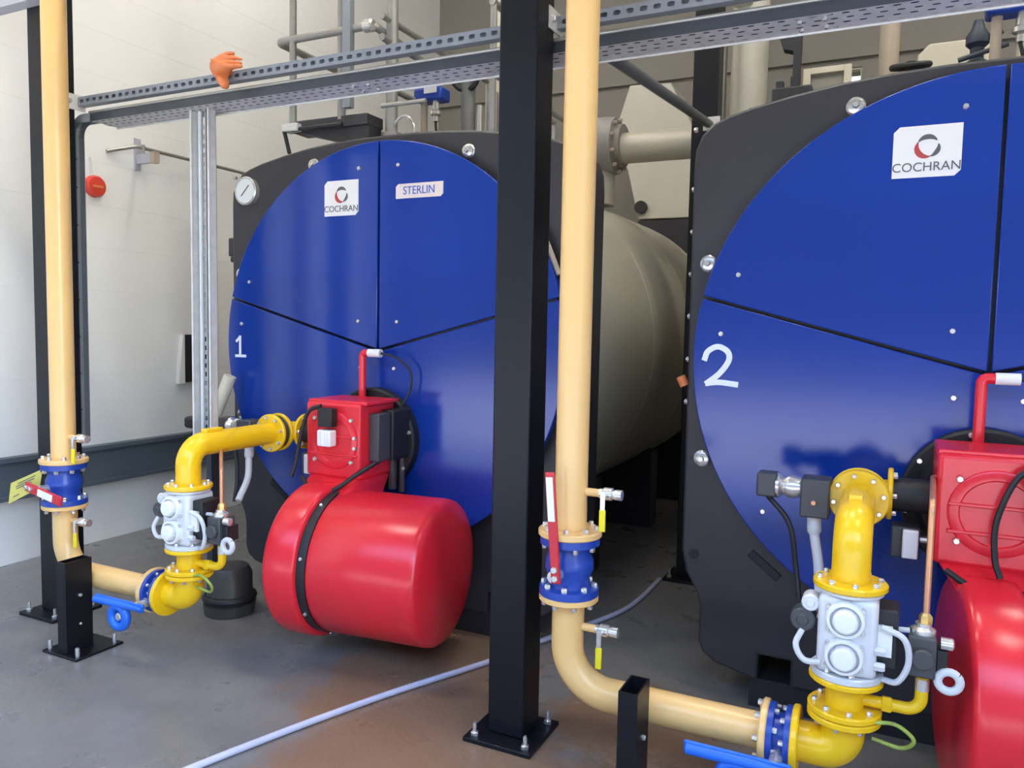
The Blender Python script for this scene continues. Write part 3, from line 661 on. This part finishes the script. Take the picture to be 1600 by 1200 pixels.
# ------------------------------------------------------------------ walkway on top of boiler 1
wk = thing('boiler_walkway', 'galvanised handrail and dark step on top of the boiler marked 1', 'handrail', (-3.0, 3.9, 2.7))
MB().box((-3.30, 3.70, 2.735), (-2.74, 3.86, 2.80)).build('step', CASE, wk, bev=.006)
MB().prism([(-3.24, 3.72, 2.735), (-2.74, 3.72, 2.735), (-2.74, 3.72, 2.615), (-2.95, 3.72, 2.66)], (0, .12, 0)).build('step_bracket', CASE, wk)
MB().tube([(-3.33, 3.68, 2.745), (-3.29, 3.68, 2.61)], .012, 6).tube([(-3.34, 3.68, 2.745), (-2.9, 3.68, 2.745)], .012, 6).build('brace', BLK2, wk)
def post_(x, y, z0, z1, r=.021):
    p_ = MB().cyl((x, y, z0), (x, y, z1), r, n=16).build('rail_post', GALT, wk); return p_
p_ = post_(-3.278, 3.70, 2.76, 4.0); MB().box((-3.335, 3.66, 2.735), (-3.215, 3.74, 2.78)).build('foot', GALV, p_, bev=.006)
post_(-2.935, 3.72, 2.78, 4.0, .024)
p_ = post_(-2.655, 3.82, 2.62, 4.1, .036); MB().cyl((-2.655, 3.82, 2.605), (-2.655, 3.82, 2.70), .06).build('foot', GALT, p_)
MB().box((-2.885, 3.66, 2.83), (-2.83, 3.70, H)).build('hanger_channel', ZINC, wk)
for zt in (3.275,):
    MB().tube(fillet([(-2.70, 4.1, zt - .03), (-2.70, 3.70, zt), (-3.40, 3.70, zt), (-3.40, 4.5, zt)], .05), .023, 14).build('front_rail', GALT, wk)
MB().lathe((-2.765, 3.70, 3.275), (1, 0, 0), [(0, .026), (.01, .036), (.06, .036), (.07, .026)], 14).build('rail_clamp', CHR, wk)
MB().tube([(-2.655, 3.72, 3.326), (-2.655, 6.2, 3.326)], .019, 12).build('side_rail', GALT, wk)
MB().tube([(-2.655, 3.72, 3.211), (-2.655, 4.6, 3.20)], .021, 12).build('side_rail', GALT, wk)
MB().tube([(-2.655, 3.82, 2.95), (-2.655, 4.05, 2.95)], .018, 12).build('side_rail', GALT, wk)
for y in (5.0, 6.2): post_(-2.655, y, 2.605, 3.345, .018)
MB().tube([(-2.0, 3.8, 3.33), (-2.0, 5.2, 3.33)], .02, 12).build('side_rail', GALT, wk)
MB().tube([(-2.0, 3.8, 2.96), (-2.0, 5.2, 2.96)], .018, 12).build('side_rail', GALT, wk)
for y in (3.82, 5.15): post_(-2.0, y, 2.50, 3.35, .018)
MB().tube([(-2.655, 3.72, 2.83), (-2.36, 3.72, 2.83)], .012, 10).build('cross_rail', GALT, wk)
# level transmitter on boiler 1
def transmitter(x, y, z, label, base):
    t = thing('level_transmitter', label, 'instrument', (x, y, base), 'blue level instruments')
    MB().box((x - .10, y - .06, z - .05), (x + .10, y + .06, z + .03)).build('head', VBLU, t, bev=.015)
    MB().box((x - .02, y - .063, z - .01), (x + .07, y - .06, z + .03)).build('head_label', WHT, t)
    MB().cyl((x - .055, y, base), (x - .055, y, z - .05), .022).build('stem', TAN, t)
    MB().lathe((x + .035, y - .01, z - .05), (0, 0, -1), [(0, .022), (.05, .022), (.06, .034), (.08, .034), (.09, .018), (.12, .018)], 14).build('gland', CHR, t)
    MB().tube(curve_pts([(x + .035, y - .01, z - .17), (x + .05, y - .02, z - .24), (x + .10, y, base - .0)]), .008, 8).build('cable', BLK2, t)
transmitter(-2.62, 4.2, 3.02, 'blue box instrument on stems above the boiler beside the white wall', 2.606)
transmitter(.40, 4.05, 3.03, 'blue box instrument on stems near the dark safety valve', 2.606)
cv = thing('crown_valve', 'dark handwheel valve on grey tubes on top of the boiler marked 1', 'valve', (-2.42, 4.3, 2.606))
MB().torus((-2.42, 4.25, 3.13), (0, 1, .3), .09, .016, 28, 10).build('handwheel', BLK2, cv)
MB().cyl((-2.42, 4.3, 2.606), (-2.42, 4.3, 3.1), .045).build('bonnet', mat('olive_grey_steel', (.16, .16, .15), .5), cv)
MB().cyl((-2.34, 4.3, 2.606), (-2.34, 4.3, 2.95), .018).build('stem', CHR, cv)
MB().disc((-2.42, 4.3, 2.74), (0, 0, 1), .075, .03).build('flange', mat('olive_grey_steel', (.16, .16, .15), .5), cv)
sp = thing('steam_riser', 'pale fluted vertical pipe on top of the boiler marked 1', 'pipe', (-2.24, 4.5, 2.606))
MB().cyl((-2.26, 4.5, 2.606), (-2.26, 4.5, H), .085).build('riser', CREAM, sp)
for k in range(4): MB().cyl((-2.33 + .05 * k, 4.40, 2.606), (-2.33 + .05 * k, 4.40, 3.05), .014).build('tracer_tube', GALT, sp)
bc = thing('bright_coil', 'small chromed hoop lying on top of the boiler marked 1', 'clip', (-2.56, 3.80, 2.606))
MB().torus((-2.56, 3.80, 2.70), (.2, 1, 0), .085, .008, 24, 8).build('hoop', CHR, bc)

# ------------------------------------------------------------------ pipework behind
hp = thing('steam_pipe', 'pale clad horizontal pipe with bolted body beyond the tall ochre pipe', 'pipe', (-1.6, 5.5, 2.606))
MB().lathe((-1.80, 5.5, 2.90), (1, 0, 0), [(0, .108), (.9, .108)], 32).build('pipe', CLAD, hp)
MB().lathe((-2.15, 5.5, 2.92), (1, 0, 0), [(0, .16), (.05, .21), (.22, .21), (.30, .20), (.31, .15), (.35, .15)], 32).build('valve_body', mat('grey_casting', (.28, .265, .24), .5, bump=.1), hp)
ring_bolts(hp, (-1.85, 5.5, 2.92), (1, 0, 0), .18, 10, .014, .03, TAN)
MB().cyl((-1.98, 5.5, 2.50), (-1.98, 5.5, 2.75), .11).build('foot', CLAD, hp)
hd = thing('duct_hood', 'pale sheet-metal hood with sloping shoulders at the rear of the boiler marked 1', 'duct', (-2.1, 7.3, 0))
MB().prism([(-2.32, 7.2, 3.88), (-1.93, 7.2, 3.86), (-1.70, 7.2, 3.42), (-1.71, 7.2, 2.63), (-2.2, 7.2, 2.63), (-2.32, 7.2, 3.1), (-2.46, 7.2, 3.45)], (0, .5, 0)).build('hood', mat('hood_sheet', (.52, .49, .41), .45), hd, bev=.01)
MB().box((-2.2, 7.2, 0), (-1.68, 7.75, 2.62)).build('hood_base', SADD, hd)
MB().lathe((-2.17, 7.19, 2.74), (0, -1, 0), [(0, .06), (.03, .06)], 20).build('port', BLK2, hd)
vp = thing('flue_riser', 'pale clad vertical pipe behind the top corner of the boiler marked 2', 'pipe', (-.89, 5.19, 0))
MB().cyl((-.89, 5.19, 1.8), (-.89, 5.19, H), .112, n=32).build('riser', CLAD, vp)
MB().cyl((-1.058, 5.2, 0), (-1.058, 5.2, 3.6), .028).build('side_tube', GALT, vp)
MB().cyl((-.92, 5.04, 3.60), (-.92, 5.04, 3.95), .06).build('stub', CREAM, vp)
MB().box((-.97, 5.12, 0), (-.81, 5.26, 1.8)).build('stand', SADD, vp)
bx_ = thing('duct_outlet', 'pale rectangular duct frame behind the boiler marked 2', 'duct', (-.45, 5.5, 2.606))
MB().box((-.60, 5.5, 2.606), (-.555, 5.56, 3.31)).build('frame_bar', CREAM, bx_, bev=.004)
MB().box((-.355, 5.5, 2.606), (-.31, 5.56, 3.31)).build('frame_bar', CREAM, bx_, bev=.004)
MB().box((-.555, 5.5, 3.27), (-.355, 5.56, 3.31)).build('frame_bar', CREAM, bx_, bev=.004)
MB().box((-.555, 5.53, 2.606), (-.355, 5.56, 3.27)).build('panel', mat('grey_duct', (.30, .28, .23), .5), bx_)
dk = thing('pump_block', 'black valve block beside the pale duct frame', 'machine', (-.6, 4.9, 2.606))
MB().box((-.70, 4.85, 2.606), (-.48, 5.05, 3.02)).build('block', SADD, dk, bev=.01)
MB().box((-.68, 4.87, 3.02), (-.64, 4.93, 3.06)).build('lug', SADD, dk); MB().box((-.60, 4.87, 3.02), (-.55, 4.93, 3.08)).build('lug', SADD, dk)
MB().prism([(-.72, 4.95, 3.45), (-.56, 4.95, 3.45), (-.56, 4.95, 3.05), (-.60, 4.95, 3.05), (-.60, 4.95, 3.25), (-.66, 4.95, 3.27)], (0, .08, 0)).build('bracket', SADD, dk)
tp = thing('vent_pipe', 'tan vertical pipe behind the boiler marked 2', 'pipe', (-.10, 5.5, 2.606))
MB().cyl((-.10, 5.5, 2.606), (-.10, 5.5, H), .058, n=20).build('pipe', TAN, tp)
hw = thing('handwheel_valve', 'black handwheel lying flat above the boiler marked 2', 'valve', (.03, 4.6, 2.606))
MB().torus((.02, 4.6, 2.98), (0, -.25, 1), .085, .017, 28, 10).build('handwheel', BLK2, hw)
MB().cyl((.02, 4.6, 2.606), (.02, 4.6, 3.0), .025).build('stem', BLK2, hw)
for a in (0, PI / 2): MB().tube([(.02 - .08 * math.cos(a), 4.6 - .08 * math.sin(a), 2.98 - .02 * math.sin(a)), (.02 + .08 * math.cos(a), 4.6 + .08 * math.sin(a), 2.98 + .02 * math.sin(a))], .008, 6).build('spoke', BLK2, hw)
tk = thing('header_box', 'cream sheet-metal box behind the black handwheel', 'box', (.22, 5.5, 2.606))
MB().prism([(.06, 5.4, 2.606), (.44, 5.4, 2.606), (.44, 5.4, 3.34), (.12, 5.4, 3.34), (.06, 5.4, 3.28)], (0, .3, 0)).build('box', CREAM, tk, bev=.01)
MB().box((.05, 5.39, 2.606), (.45, 5.71, 2.625)).build('base_flange', CREAM, tk)
sv = thing('safety_valve', 'dark blue-grey safety valve standing on the boiler marked 2', 'valve', (.30, 4.4, 2.606))
SVM = mat('slate_casting', (.025, .035, .055), .5, bump=.1)
MB().lathe((.30, 4.4, 2.606), (0, 0, 1), [(0, .10), (.03, .10), (.04, .05), (.22, .035), (.25, .055), (.29, .055), (.31, .03), (.36, .03), (.38, .05), (.42, .05), (.45, .03), (.49, .02)], 20).build('body', SVM, sv)
MB().cyl((.30, 4.4, 2.99), (.40, 4.38, 3.03), .014).build('easing_lever', SVM, sv)
MB().tube([(.22, 4.33, 2.90), (.42, 4.33, 2.95)], .012, 8).build('drain_tube', SVM, sv)
st2 = thing('pale_sensor_tube', 'cream capped probe beside the dark safety valve', 'instrument', (.52, 4.35, 2.606))
MB().cyl((.50, 4.45, 2.606), (.50, 4.45, 3.00), .035).build('probe', CREAM, st2)
MB().lathe((.50, 4.45, 3.00), (0, 0, 1), [(0, .04), (.03, .04), (.04, .02)], 12).build('cap', CHR, st2)

# ------------------------------------------------------------------ things on the white wall
cd = thing('wall_conduit', 'thin grey conduit held off the white wall by a bracket', 'conduit', (XL, 4.2, 2.7))
MB().tube(fillet([(XL + .01, 3.80, 2.79), (XL + .06, 4.0, 2.86), (XL + .06, 8.2, 2.86)], .15), .013, 10).build('tube', GALT, cd)
MB().box((XL, 4.03, 2.70), (XL + .015, 4.08, 2.93)).build('bracket_plate', STEELC, cd)
MB().box((XL + .015, 4.04, 2.745), (XL + .20, 4.07, 2.815)).build('bracket_arm', STEELC, cd)
MB().box((XL + .17, 4.03, 2.74), (XL + .21, 4.08, 2.82)).build('bracket_end', TAN, cd)
MB().cyl((XL + .07, 4.055, 2.81), (XL + .07, 4.055, 2.88), .012).build('hanger', GALT, cd)
ab = thing('alarm_button', 'round red emergency button hanging on the white wall', 'button', (XL, 3.70, 2.53))
MB().lathe((XL, 3.70, 2.525), (1, 0, 0), [(0, .075), (.03, .075), (.045, .065), (.05, .03), (.052, 0)], 28).build('button', REDB, ab)
MB().box((XL + .048, 3.66, 2.515), (XL + .054, 3.74, 2.53)).build('bar', ORG, ab)
MB().tube([(XL + .01, 3.68, 2.60), (XL + .01, 3.67, 2.72)], .006, 8).build('lead', CABW, ab)
wb_ = thing('wall_vent', 'narrow black box with pale cheek fixed low on the white wall', 'box', (XL, 4.47, 1.3))
MB().box((XL, 4.44, 1.11), (XL + .035, 4.66, 1.49)).build('body', BLK2, wb_, bev=.006)
MB().prism([(XL, 4.425, 1.49), (XL, 4.44, 1.49), (XL, 4.44, 1.10), (XL, 4.38, 1.10)], (.035, 0, 0)).build('cheek', WHT, wb_)
ls = thing('lagged_stub', 'cream slanting lagged stub on a black bracket beside the painted number 1', 'pipe', (-3.5, 3.28, 0))
MB().tube([(-3.48, 3.27, 1.06), (-3.40, 3.31, 1.29)], .036, 16).build('stub', CREAM, ls)
MB().box((-3.66, 3.20, .98), (-3.28, 3.33, 1.05)).build('bracket', BLK2, ls, bev=.02)
MB().box((-3.52, 3.24, 0), (-3.48, 3.30, .98)).build('leg', SLATE, ls)
dv = thing('drain_vessel', 'dark squat vessel on the floor beside the boiler marked 1', 'vessel', (-3.22, 3.12, 0))
MB().lathe((-3.22, 3.12, 0), (0, 0, 1), [(0, .13), (.06, .14), (.065, .12), (.22, .12), (.26, .10), (.28, 0)], 28).build('vessel', mat('olive_vessel', (.05, .05, .045), .4), dv)
MB().torus((-3.22, 3.12, .09), (0, 0, 1), .125, .02, 28, 10).build('rim', BLK2, dv)

# ------------------------------------------------------------------ yellow tag, glove, hose
tg = thing('warning_tag', 'yellow paper tag hanging at the blue valve by the white wall', 'tag', (-3.85, 2.44, .80))
tv = [(-3.99, 2.40, .655), (-3.83, 2.46, .745), (-3.80, 2.46, .845), (-3.965, 2.40, .765)]
MB().prism(tv, (.0015, -.0015, 0)).build('sheet', TAGY, tg)
for i, (u0, u1, v) in enumerate(((.25, .8, .78), (.2, .78, .66), (.22, .7, .54), (.15, .35, .2))):
    A = lambda u, v: (Vector(tv[0]) * (1 - u) + Vector(tv[1]) * u) * (1 - v) + (Vector(tv[3]) * (1 - u) + Vector(tv[2]) * u) * v + Vector((.001, -.003, 0))
    MB().prism([A(u0, v), A(u1, v), A(u1, v + .05), A(u0, v + .05)], (0, -.0006, 0)).build('print_line', INKG, tg)
MB().tube([(-3.81, 2.455, .83), (-3.78, 2.46, .87)], .003, 6).build('tie', BLK2, tg)

def glove():
    me = D.meshes.new('rubber_glove')
    # joints: x right, z up, y depth (m), radii
    G = (1.28, 1.0, .82)
    J = [((-.015, 0, .0), .052), ((-.01, .005, .045), .045), ((-.005, 0, -.045), .034), ((.012, -.005, -.085), .026), ((.018, -.006, -.115), .020),
         ((.03, 0, .055), .022), ((.065, .0, .05), .012), ((.095, .0, .035), .007),
         ((.035, 0, .03), .020), ((.07, -.005, .022), .012), ((.10, -.01, .008), .007),
         ((.035, -.01, .0), .022), ((.075, -.02, -.006), .016), ((.11, -.02, -.012), .013),
         ((-.045, .0, .03), .034), ((.02, .005, .078), .018), ((.055, .005, .078), .009)]
    E_ = [(0, 1), (0, 2), (2, 3), (3, 4), (1, 5), (5, 6), (6, 7), (0, 8), (8, 9), (9, 10), (0, 11), (11, 12), (12, 13), (0, 14), (1, 15), (15, 16)]
    me.from_pydata([tuple(a * b for a, b in zip(j[0], G)) for j in J], E_, [])
    o = D.objects.new('rubber_glove', me); COL.objects.link(o)
    sk = o.modifiers.new('skin', 'SKIN'); sk.use_smooth_shade = True
    for v, j in zip(me.skin_vertices[0].data, J): v.radius = (j[1] * 1.1, j[1] * .75)
    me.skin_vertices[0].data[0].use_root = True
    ss = o.modifiers.new('sub', 'SUBSURF'); ss.levels = 2; ss.render_levels = 2
    dg = bpy.context.evaluated_depsgraph_get(); m2 = D.meshes.new_from_object(o.evaluated_get(dg))
    D.objects.remove(o); m2.name = 'rubber_glove'; m2.materials.clear(); m2.materials.append(ORG)
    o = D.objects.new('rubber_glove', m2); COL.objects.link(o)
    o.location = (-2.845, 2.736, 2.765)
    tag(o, 'orange rubber glove caught on the slotted steel channel', 'glove')
glove()
h = MB().tube(curve_pts([(-2.35, 1.2, .014), (-2.2, 1.75, .014), (-2.163, 1.914, .014), (-2.014, 2.35, .014), (-1.856, 2.744, .014), (-1.649, 3.186, .014), (-1.515, 3.561, .014), (-1.312, 4.077, .014), (-1.261, 4.4, .014), (-1.256, 4.8, .014)], 8), .0135, 12).build('floor_hose', HOSE)
root(h, (-1.856, 2.744, 0)); tag(h, 'pale lavender hose snaking across the concrete floor between the boilers', 'hose')
